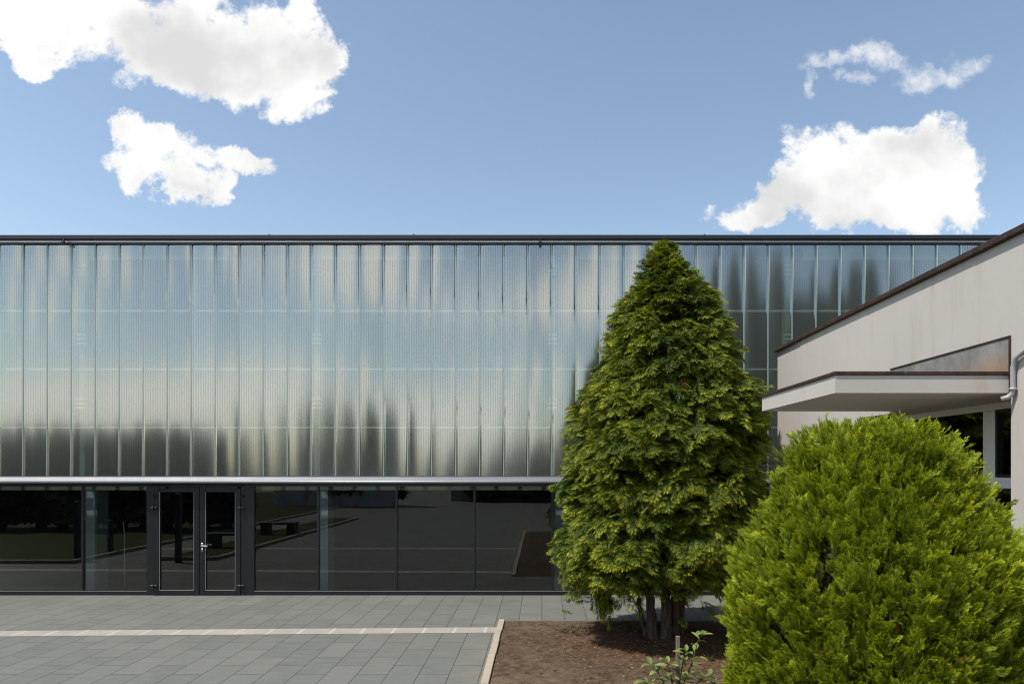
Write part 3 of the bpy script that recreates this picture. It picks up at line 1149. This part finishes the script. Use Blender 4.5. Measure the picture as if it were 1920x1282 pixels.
lum = np.array([noise.noise((math.cos(a) * 2.0, math.sin(a) * 2.0, z * 1.9)) for a, z in zip(th, zz)])
reach = np.clip(1 - np.abs(rng.normal(0, 0.11, NB)) + 0.27 * lum, 0.45, 1.08)
size = rng.uniform(0.16, 0.36, NB) * (0.45 + 0.55 * np.clip(prof(zz) / 1.1, 0, 1))
OO, XX, ZZ, SS = [], [], [], []
UP = np.array([0, 0, 1.0])
lift = np.clip((zz - 4.6) / 1.5, 0, 1)
for k in range(27):
    u = rng.normal(0, 0.55, NB)                      # sideways on the bough
    v = -np.abs(rng.normal(0, 0.75, NB))             # back along the bough
    o_ = np.stack([np.cos(th), np.sin(th), np.zeros(NB)], 1)
    tg = np.stack([-np.sin(th), np.cos(th), np.zeros(NB)], 1)
    r0 = np.maximum(prof(zz) * reach - 0.20, 0.0)
    O = np.stack([cen(zz), np.full(NB, TD), zz + 0.10], 1) + o_ * np.maximum(r0 + v * size * 0.8, 0.0)[:, None] + tg * (u * size * 1.15)[:, None]
    O[:, 2] += -0.55 * size * u * u - 0.25 * v * size + rng.normal(0, 0.028, NB)
    d = rot(o_, np.tile([[0, 0, 1.0]], (NB, 1)), u * 0.75 + rng.normal(0, 0.30, NB))
    side = np.cross(np.tile([[0, 0, 1.0]], (NB, 1)), d)
    d = rot(d, side, 0.12 + rng.normal(0, 0.24, NB) - lift * 0.75)
    nrm = np.cross(d, side)
    nrm = rot(nrm, d, -u * 0.35 + rng.normal(0, 0.35, NB))
    OO.append(O)
    XX.append(d)
    ZZ.append(nrm)
    SS.append(rng.uniform(0.17, 0.31, NB) * (0.55 + 0.45 * np.clip(prof(zz) / 0.9, 0, 1)))
# the leading shoot at the top
n_ = 150
zt_ = pz(482, TD) + (pz(520, TD) - pz(482, TD)) * rng.random(n_)
a_ = rng.uniform(0, 6.28, n_)
OO.append(np.stack([px(1246, TD) + 0.04 * np.cos(a_), TD + 0.04 * np.sin(a_), zt_], 1))
dd_ = np.stack([np.cos(a_) * 0.6, np.sin(a_) * 0.6, np.full(n_, 0.75)], 1)
XX.append(dd_)
ZZ.append(np.stack([-np.cos(a_), -np.sin(a_), np.full(n_, 0.6)], 1))
SS.append(rng.uniform(0.10, 0.18, n_))
n_ = 70
zt_ = pz(475, TD) + (pz(502, TD) - pz(475, TD)) * rng.random(n_)
a_ = rng.uniform(0, 6.28, n_)
OO.append(np.stack([px(1246, TD) + 0.02 * np.cos(a_), TD + 0.02 * np.sin(a_), zt_], 1))
XX.append(np.stack([np.cos(a_) * 0.55, np.sin(a_) * 0.55, np.full(n_, 0.8)], 1))
ZZ.append(np.stack([-np.cos(a_), -np.sin(a_), np.full(n_, 0.6)], 1))
SS.append(rng.uniform(0.09, 0.14, n_))
# loose sprays hanging low on the left
for (hx_, hy_, hn) in ((1128, 1105, 26), (1135, 1125, 24), (1350, 1085, 20), (1090, 1085, 20), (1085, 1065, 24)):
    a_ = rng.uniform(0, 6.28, hn)
    OO.append(np.stack([px(hx_, TD - 0.7) + rng.normal(0, 0.05, hn), TD - 0.7 + rng.normal(0, 0.10, hn), pz(hy_, TD - 0.7) + rng.normal(0.05, 0.07, hn)], 1))
    XX.append(np.stack([np.cos(a_) * 0.35, np.sin(a_) * 0.35 - 0.2, np.full(hn, -0.8)], 1))
    ZZ.append(np.stack([np.cos(a_), np.sin(a_) - 0.3, np.full(hn, 0.35)], 1))
    SS.append(rng.uniform(0.16, 0.27, hn))
V, T, Rn = place(tmpl, np.concatenate(OO), np.concatenate(XX), np.concatenate(ZZ), np.concatenate(SS), 0.85, rng)
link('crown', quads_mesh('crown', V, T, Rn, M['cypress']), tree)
# inner mass of dead twigs
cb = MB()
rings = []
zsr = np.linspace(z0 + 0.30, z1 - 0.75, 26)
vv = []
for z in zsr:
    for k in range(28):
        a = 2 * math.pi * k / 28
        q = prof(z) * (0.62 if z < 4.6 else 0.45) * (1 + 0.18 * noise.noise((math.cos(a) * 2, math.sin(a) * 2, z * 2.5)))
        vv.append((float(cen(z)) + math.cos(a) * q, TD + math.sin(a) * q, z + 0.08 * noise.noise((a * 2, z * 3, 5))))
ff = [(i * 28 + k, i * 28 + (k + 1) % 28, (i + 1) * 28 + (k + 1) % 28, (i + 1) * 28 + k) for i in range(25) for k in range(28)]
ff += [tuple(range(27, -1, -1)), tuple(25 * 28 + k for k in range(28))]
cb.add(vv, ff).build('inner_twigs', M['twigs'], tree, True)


def stem(name, pts, radii, parent, m, seed):
    rs = random.Random(seed)
    P_, R_ = [], []
    n = 14
    for i in range(n + 1):
        t = i / n * (len(pts) - 1)
        k = min(int(t), len(pts) - 2)
        f = t - k
        p = Vector(pts[k]).lerp(Vector(pts[k + 1]), f)
        P_.append(p + Vector((rs.gauss(0, 0.006), rs.gauss(0, 0.006), 0)))
        R_.append(0.78 * (radii[k] * (1 - f) + radii[k + 1] * f) * rs.uniform(0.93, 1.08))
    return MB().tube(P_, R_, 14).build(name, m, parent, True)


def tp(x_, y_, d_):
    return (px(x_, d_), d_, pz(y_, d_))


sd_ = TD - 0.35
stem('trunk', [tp(1216, 1205, sd_), tp(1203, 1160, sd_), tp(1196, 1110, sd_), tp(1180, 1030, sd_)], [0.060, 0.045, 0.042, 0.03], tree, M['bark'], 1)
stem('trunk', [tp(1226, 1206, sd_ - .1), tp(1221, 1160, sd_ - .1), tp(1217, 1090, sd_ - .1), tp(1214, 980, sd_)], [0.13, 0.092, 0.085, 0.07], tree, M['bark'], 2)
stem('trunk', [tp(1248, 1206, sd_ - .15), tp(1249, 1165, sd_ - .15), tp(1249, 1100, sd_ - .15), tp(1248, 800, sd_ + 0.2), tp(1246, 500, TD)], [0.14, 0.095, 0.088, 0.07, 0.02], tree, M['bark'], 3)
stem('trunk', [tp(1264, 1204, sd_), tp(1265, 1160, sd_), tp(1268, 1090, sd_), tp(1272, 960, sd_)], [0.10, 0.085, 0.080, 0.06], tree, M['bark'], 4)
stem('trunk', [tp(1274, 1200, sd_ + .1), tp(1277, 1155, sd_ + .1), tp(1281, 1085, sd_ + .1), tp(1290, 960, sd_ + .1)], [0.085, 0.070, 0.066, 0.05], tree, M['bark'], 5)

# --- the round thuja in front
BD = 4.05
bs = FPX / BD
BXc = px(1640, BD)
zr2 = [(0.05, 0.55), (0.35, 0.74), (0.8, 0.83), (1.2, 0.87)] + [(CAM_H + (VY - yy) / bs, r_ / bs) for yy, r_ in
      ((1282, 262), (1200, 262), (1100, 254), (1050, 242), (1000, 217), (950, 186), (900, 166), (850, 144), (820, 126), (800, 108), (788, 62), (780, 15))]
prof2 = profile(zr2)
shrub = empty('round_shrub', (BXc, BD, 0.03), 'large dense dome shaped yellow green thuja in front of the white house', 'shrub')
tm2 = [spray('thuja', rng) for _ in range(6)]
NC, KC = 3800, 8
zl, zh = 0.08, zr2[-1][0]
zz = []
while len(zz) < NC:
    c = rng.uniform(zl, zh)
    ww = (prof2(c) + (0.35 if c > 2.7 else 0.0)) / 0.95
    if rng.random() < ww * (0.45 if c < 1.2 else 1.0):
        zz.append(c)
zz = np.array(zz)
th = rng.uniform(0, 2 * np.pi, NC)
lum = np.array([noise.noise((math.cos(a) * 2.6, math.sin(a) * 2.6, z * 2.2)) + 0.6 * noise.noise((math.cos(a) * 7, math.sin(a) * 7, z * 5.0 + 9)) for a, z in zip(th, zz)])
dep = np.abs(rng.normal(0, 0.065, NC))
rr = np.maximum(prof2(zz) + 0.062 * lum - dep - 0.07, 0.0)
topm = zz > 2.80                      # on the dome top the roots spread over the whole disc
rr[topm] *= np.sqrt(rng.random(topm.sum()))
slope = np.clip((zz - 2.2) / 0.75, 0, 1)
outw = np.stack([np.cos(th), np.sin(th), np.zeros(NC)], 1)
C0 = np.stack([BXc + np.cos(th) * rr, BD + np.sin(th) * rr, np.minimum(zz, 2.885 - 0.10 * rng.random(NC)) - 0.07], 1)
CX = outw * rng.uniform(0.30, 0.75, NC)[:, None] * (1 - 0.45 * slope)[:, None] + np.array([[0, 0, 1.0]]) * rng.uniform(0.75, 1.0, NC)[:, None] + rng.normal(0, 0.13, (NC, 3))
CX /= np.linalg.norm(CX, axis=1, keepdims=True)
csz = rng.uniform(0.75, 1.25, NC)
O, X, Zh, scl = [], [], [], []
for k in range(KC):
    X_ = CX + rng.normal(0, 0.30, (NC, 3))
    O.append(C0 + CX * rng.uniform(-0.03, 0.07, NC)[:, None] + rng.normal(0, 0.020, (NC, 3)))
    X.append(X_)
    n0 = np.cross(X_, np.cross(outw, X_) + rng.normal(0, 0.15, (NC, 3)))
    Zh.append(rot(n0, X_, rng.uniform(-1.0, 1.0, NC)))
    scl.append(rng.uniform(0.070, 0.128, NC) * csz)
O, X, Zh, scl = np.concatenate(O), np.concatenate(X), np.concatenate(Zh), np.concatenate(scl)
V, T, Rn = place(tm2, O, X, Zh, scl, 0.72, rng)
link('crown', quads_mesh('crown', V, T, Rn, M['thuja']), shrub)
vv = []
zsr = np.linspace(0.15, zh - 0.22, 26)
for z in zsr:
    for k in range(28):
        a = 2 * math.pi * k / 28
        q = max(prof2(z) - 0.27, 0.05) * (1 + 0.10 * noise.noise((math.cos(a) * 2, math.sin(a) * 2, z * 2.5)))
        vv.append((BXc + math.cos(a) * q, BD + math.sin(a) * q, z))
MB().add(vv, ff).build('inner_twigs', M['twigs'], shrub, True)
MB().tube([(BXc, BD, 0.0), (BXc + 0.02, BD, 0.5)], [0.07, 0.06], 10).build('stem', M['bark'], shrub, True)

# --- the young plant and its stake
PD = 7.4
skx = px(1271, PD)
stake = MB().box(skx - 0.020, skx + 0.020, PD - 0.02, PD + 0.02, -0.1, pz(1192, PD), 0.003).build('wooden_stake', M['stakewood'])
tag(stake, 'short grey wooden stake standing in the soil beside the young plant', 'stake')
sap = empty('young_plant', (skx, PD, 0.03), 'young leafy sapling with oval light green leaves in front of the cypress', 'plant')
sb = MB()
LV = []
rs = random.Random(5)
branches = [
    [(1268, 1345), (1262, 1290), (1258, 1262), (1252, 1240)],
    [(1266, 1320), (1285, 1275), (1300, 1245), (1312, 1205), (1322, 1190)],
    [(1266, 1325), (1250, 1290), (1235, 1262), (1220, 1248)],
    [(1268, 1315), (1290, 1290), (1312, 1270), (1328, 1258)],
    [(1268, 1310), (1275, 1260), (1279, 1228), (1282, 1212)],
    [(1266, 1330), (1300, 1310), (1325, 1290), (1334, 1284)],
    [(1264, 1330), (1240, 1310), (1222, 1290), (1215, 1284)],
]
for bi, br_ in enumerate(branches):
    dof = PD + rs.uniform(-0.14, 0.14)
    pts = [Vector((px(a, PD), PD + (dof - PD) * i / (len(br_) - 1), pz(c, PD))) for i, (a, c) in enumerate(br_)]
    sb.tube(pts, [0.009 - 0.006 * i / (len(pts) - 1) for i in range(len(pts))], 6)
    nl = 13
    for k in range(nl):
        t = (0.25 + 0.75 * k / (nl - 1)) * (len(pts) - 1)
        q = min(int(t), len(pts) - 2)
        p = pts[q].lerp(pts[q + 1], t - q)
        ax = (pts[q + 1] - pts[q]).normalized()
        a = k * 2.4 + rs.uniform(-0.4, 0.4)
        d = Vector((math.cos(a), math.sin(a) * 0.9 - 0.15, rs.uniform(-0.15, 0.65))) * 0.9 + ax * 0.35
        LV.append((p, d.normalized(), rs.uniform(0.10, 0.16)))
sb.build('stem', M['bark'], sap, True)
lv, lt, lr = [], [], []
for p, d, L in LV:
    side = d.cross(Vector((rs.uniform(-.3, .3), rs.uniform(-.3, .3), 1))).normalized()
    nrm = side.cross(d).normalized()
    W = L * 0.23
    ro = rs.random()
    prof_l = [(0, 0.0), (0.25, 0.75), (0.5, 1.0), (0.75, 0.75), (1.0, 0.03)]
    for s in (-1, 1):
        for (t0, w0), (t1, w1) in zip(prof_l[:-1], prof_l[1:]):
            def pt(t, w_):
                return p + d * (L * t) + side * (s * W * w_) + nrm * (W * w_ * 0.35 - L * 0.35 * t * t)
            lv.append([pt(t0, 0), pt(t0, w0), pt(t1, w1), pt(t1, 0)])
            lt.append([0.3 + 0.5 * t0, 0.3 + 0.5 * t0, 0.3 + 0.5 * t1, 0.3 + 0.5 * t1])
            lr.append(ro)
link('leaves', quads_mesh('leaves', np.array(lv, dtype=float), np.array(lt), np.array(lr), M['sapling']), sap)

# --- litter and weeds on the soil
NL = 5200
V, Rn = [], []
for i in range(NL):
    if i % 4 == 0:
        x_, y_ = rng.uniform(BX0 + 0.05, BX1 - 0.1), rng.uniform(6.5, BY1 - 0.05)
    else:
        x_, y_ = rng.normal(1.9, 0.9), rng.normal(10.2, 0.75)
    if not (BX0 + 0.03 < x_ < BX1 and 1 < y_ < BY1 - 0.02):
        continue
    z_ = soil_z(x_, y_) + 0.006
    a = rng.uniform(0, 6.28)
    L, W = rng.uniform(0.008, 0.034), rng.uniform(0.004, 0.012)
    ca, sa = math.cos(a), math.sin(a)
    tz = rng.uniform(-0.006, 0.010)
    V.append([(x_ - ca * L, y_ - sa * L, z_), (x_ + sa * W, y_ - ca * W, z_ + 0.004), (x_ + ca * L, y_ + sa * L, z_ + tz), (x_ - sa * W, y_ + ca * W, z_ + 0.002)])
    Rn.append(rng.random())
V = np.array(V)
lo = link('leaf_litter', quads_mesh('leaf_litter', V, np.zeros((len(V), 4)), np.array(Rn), M['litter']))
tag(lo, 'reddish dry needles and crumbs scattered on the soil', 'leaf litter', kind='stuff')
V, T, Rn = [], [], []
for (wx, wy, wn) in ((1155, 1178, 34), (1175, 1172, 22), (1075, 1192, 26), (1068, 1187, 18), (1330, 1225, 26), (1180, 1190, 20), (1300, 1220, 24), (1090, 1180, 14), (1345, 1240, 20), (1310, 1200, 18)):
    d_ = FPX * CAM_H / (wy - VY)
    x_ = px(wx, d_)
    for i in range(wn):
        a = rng.uniform(0, 6.28)
        bx, by = x_ + rng.normal(0, 0.10), d_ + rng.normal(0, 0.09)
        bz = soil_z(bx, by) - 0.004
        L = rng.uniform(0.03, 0.09)
        dv = np.array([math.cos(a), math.sin(a), rng.uniform(0.3, 1.4)])
        q, t_ = kite(np.array([bx, by, bz]), dv, np.array([0.3, 0.2, 1.0]), L, L * 0.35, 0.2, 0.9)
        V.append(q)
        T.append(t_)
        Rn.append(rng.random())
wo = link('ground_weeds', quads_mesh('ground_weeds', np.array(V), np.array(T), np.array(Rn), M['weed']))
tag(wo, 'small green weeds growing in the bare soil', 'weeds', kind='stuff')

# ------------------------------------------------------------------ what stands behind the photographer (seen as reflections in the hall front)
def behind(x_, d_virtual):           # mirrored column -> world x at the same virtual depth
    return px(x_, d_virtual)


lw = MB()
lw.box(-44.9, -13.05, -40, F - 4.6, -0.02, 0.06)
lw.box(-10.9, -9.4, -6, F - 5.3, -0.02, 0.06)
lw = lw.build('lawn', M['lawn'])
tag(lw, 'strips of mown grass beside the paving behind the photographer', 'lawn', kind='structure')
k2 = MB()
k2.box(-9.398, -9.28, -6, F - 5.2, -0.02, 0.10)
k2.box(-10.9, -9.4, F - 5.298, F - 5.18, -0.02, 0.10)
k2.box(-13.048, -12.93, -30, F - 4.5, -0.02, 0.10)
k2.box(-40, -13.05, F - 4.598, F - 4.48, -0.02, 0.10)
k2 = k2.build('kerb_edge', M['kerb'])
tag(k2, 'pale kerb stones round the grass strips', 'kerb', kind='structure')


def bench(x_, y_, lab):
    o = empty('bench', (x_, y_, 0.06), lab, 'bench', 'dark benches on the grass')
    MB().box(x_ - 0.7, x_ + 0.7, y_ - 0.22, y_ + 0.22, 0.46, 0.54, 0.01).build('seat', M['bench'], o)
    for s in (-0.5, 0.5):
        MB().box(x_ + s - 0.15, x_ + s + 0.15, y_ - 0.2, y_ + 0.2, 0.06, 0.459, 0.01).build('leg', M['bench'], o)
    return o


bench(-10.1, 6.4, 'dark bench on the grass strip, the one nearer the hall doors')
bench(-10.1, 2.3, 'dark bench on the grass strip, the one farther from the hall doors')
for i, (x_, d_, top) in enumerate(((330, 19.0, 925), (138, 19.4, 940), (200, 21.0, 975))):
    yy = 2 * F - d_
    xx = px(x_, d_)
    o = MB().box(xx - 0.07, xx + 0.07, yy - 0.07, yy + 0.07, 0.0, pz(top, d_), 0.01).build('post', M['bluepost'])
    tag(o, ('tall dark blue post standing near the hall door', 'dark blue post by the lawn corner', 'shorter dark blue post on the lawn')[i], 'post')
mw = MB().box(-17.5, -9.6, -16.3, -16.0, 0, 2.0, 0.02).build('mural_wall', M['mural'])
tag(mw, 'low wall painted with colourful streaks behind the photographer', 'wall')
bw = MB().box(-7.0, 9.0, -24.5, -24.0, 0, 3.0, 0.02).build('garden_wall', M['render'])
tag(bw, 'pale garden wall closing the paved yard', 'wall')


def back_tree(xc, yc, h, r, shape, lab, seed, n=2600):
    rg_ = np.random.default_rng(seed)
    o = empty('broadleaf_tree' if shape == 'round' else 'poplar_tree', (xc, yc, 0), lab, 'tree', 'trees behind the photographer')
    t = rg_.random(n)
    z = h * (0.12 + 0.88 * t)
    if shape == 'round':
        rad = r * np.sqrt(np.clip(1 - (2 * t - 0.9) ** 2 / 1.3, 0.02, 1))
    elif shape == 'hedge':
        rad = r * np.clip(1.2 - t * 0.5, 0.1, 1)
    else:
        rad = r * np.clip(1.15 * (1 - t) ** 0.7 + 0.06, 0.05, 1)
    a = rg_.uniform(0, 6.28, n)
    lm = np.array([1 + 0.35 * noise.noise((math.cos(q) * 1.5, math.sin(q) * 1.5, zz_ * 0.6 + seed)) for q, zz_ in zip(a, z)])
    rad = rad * lm * np.sqrt(rg_.uniform(0.35, 1, n))
    c = np.stack([xc + np.cos(a) * rad, yc + np.sin(a) * rad, z], 1)
    s = rg_.uniform(0.22, 0.5, n)
    d1 = rg_.normal(0, 1, (n, 3))
    d1 /= np.linalg.norm(d1, axis=1, keepdims=True)
    d2 = np.cross(d1, rg_.normal(0, 1, (n, 3)))
    d2 /= np.linalg.norm(d2, axis=1, keepdims=True)
    q = np.stack([c - d1 * s[:, None], c + d2 * s[:, None] * 0.5, c + d1 * s[:, None], c - d2 * s[:, None] * 0.5], 1)
    link('crown', quads_mesh('crown', q, np.full((n, 4), 0.5), rg_.random(n) * 0.9, M['dark_tree']), o)
    MB().tube([(xc, yc, -0.02), (xc + 0.1, yc, h * 0.5), (xc, yc, h * 0.85)], [0.22, 0.16, 0.04], 8).build('trunk', M['bark'], o, True)
    return o


hn = 0
for xh in np.arange(-27.0, -13.2, 1.15):
    hn += 1
    back_tree(float(xh), -0.4 + (hn % 3) * 0.35, 3.85 + (hn * 37 % 10) * 0.04, 0.85, 'hedge', 'dense dark hedge shrub in the row along the far lawn', 40 + hn, 1500)
for i, (x_, top, rad) in enumerate(((565, 772, 1.1), (650, 758, 1.9), (700, 768, 1.1), (735, 785, 0.8))):
    d_ = 46.0
    back_tree(px(x_, d_), 2 * F - d_, pz(top, d_), rad, 'cone', 'tall dark conifer behind the mural wall', 70 + i, 3200)
for i, (x_, top, rad) in enumerate(((910, 845, 1.8), (985, 838, 2.0), (1040, 830, 2.0))):
    d_ = 52.0
    back_tree(px(x_, d_), 2 * F - d_, pz(top, d_), rad, 'round', 'bushy tree behind the pale garden wall', 80 + i, 2400)
for i, (x_, top, rad) in enumerate(((1400, 490, 2.6), (1500, 560, 2.4), (1605, 500, 2.5), (1700, 600, 2.4))):
    d_ = 38.0
    back_tree(px(x_, d_), 2 * F - d_, pz(top, d_), rad, 'round', 'very tall dark tree beside the white house, behind the photographer', 90 + i, 6000)
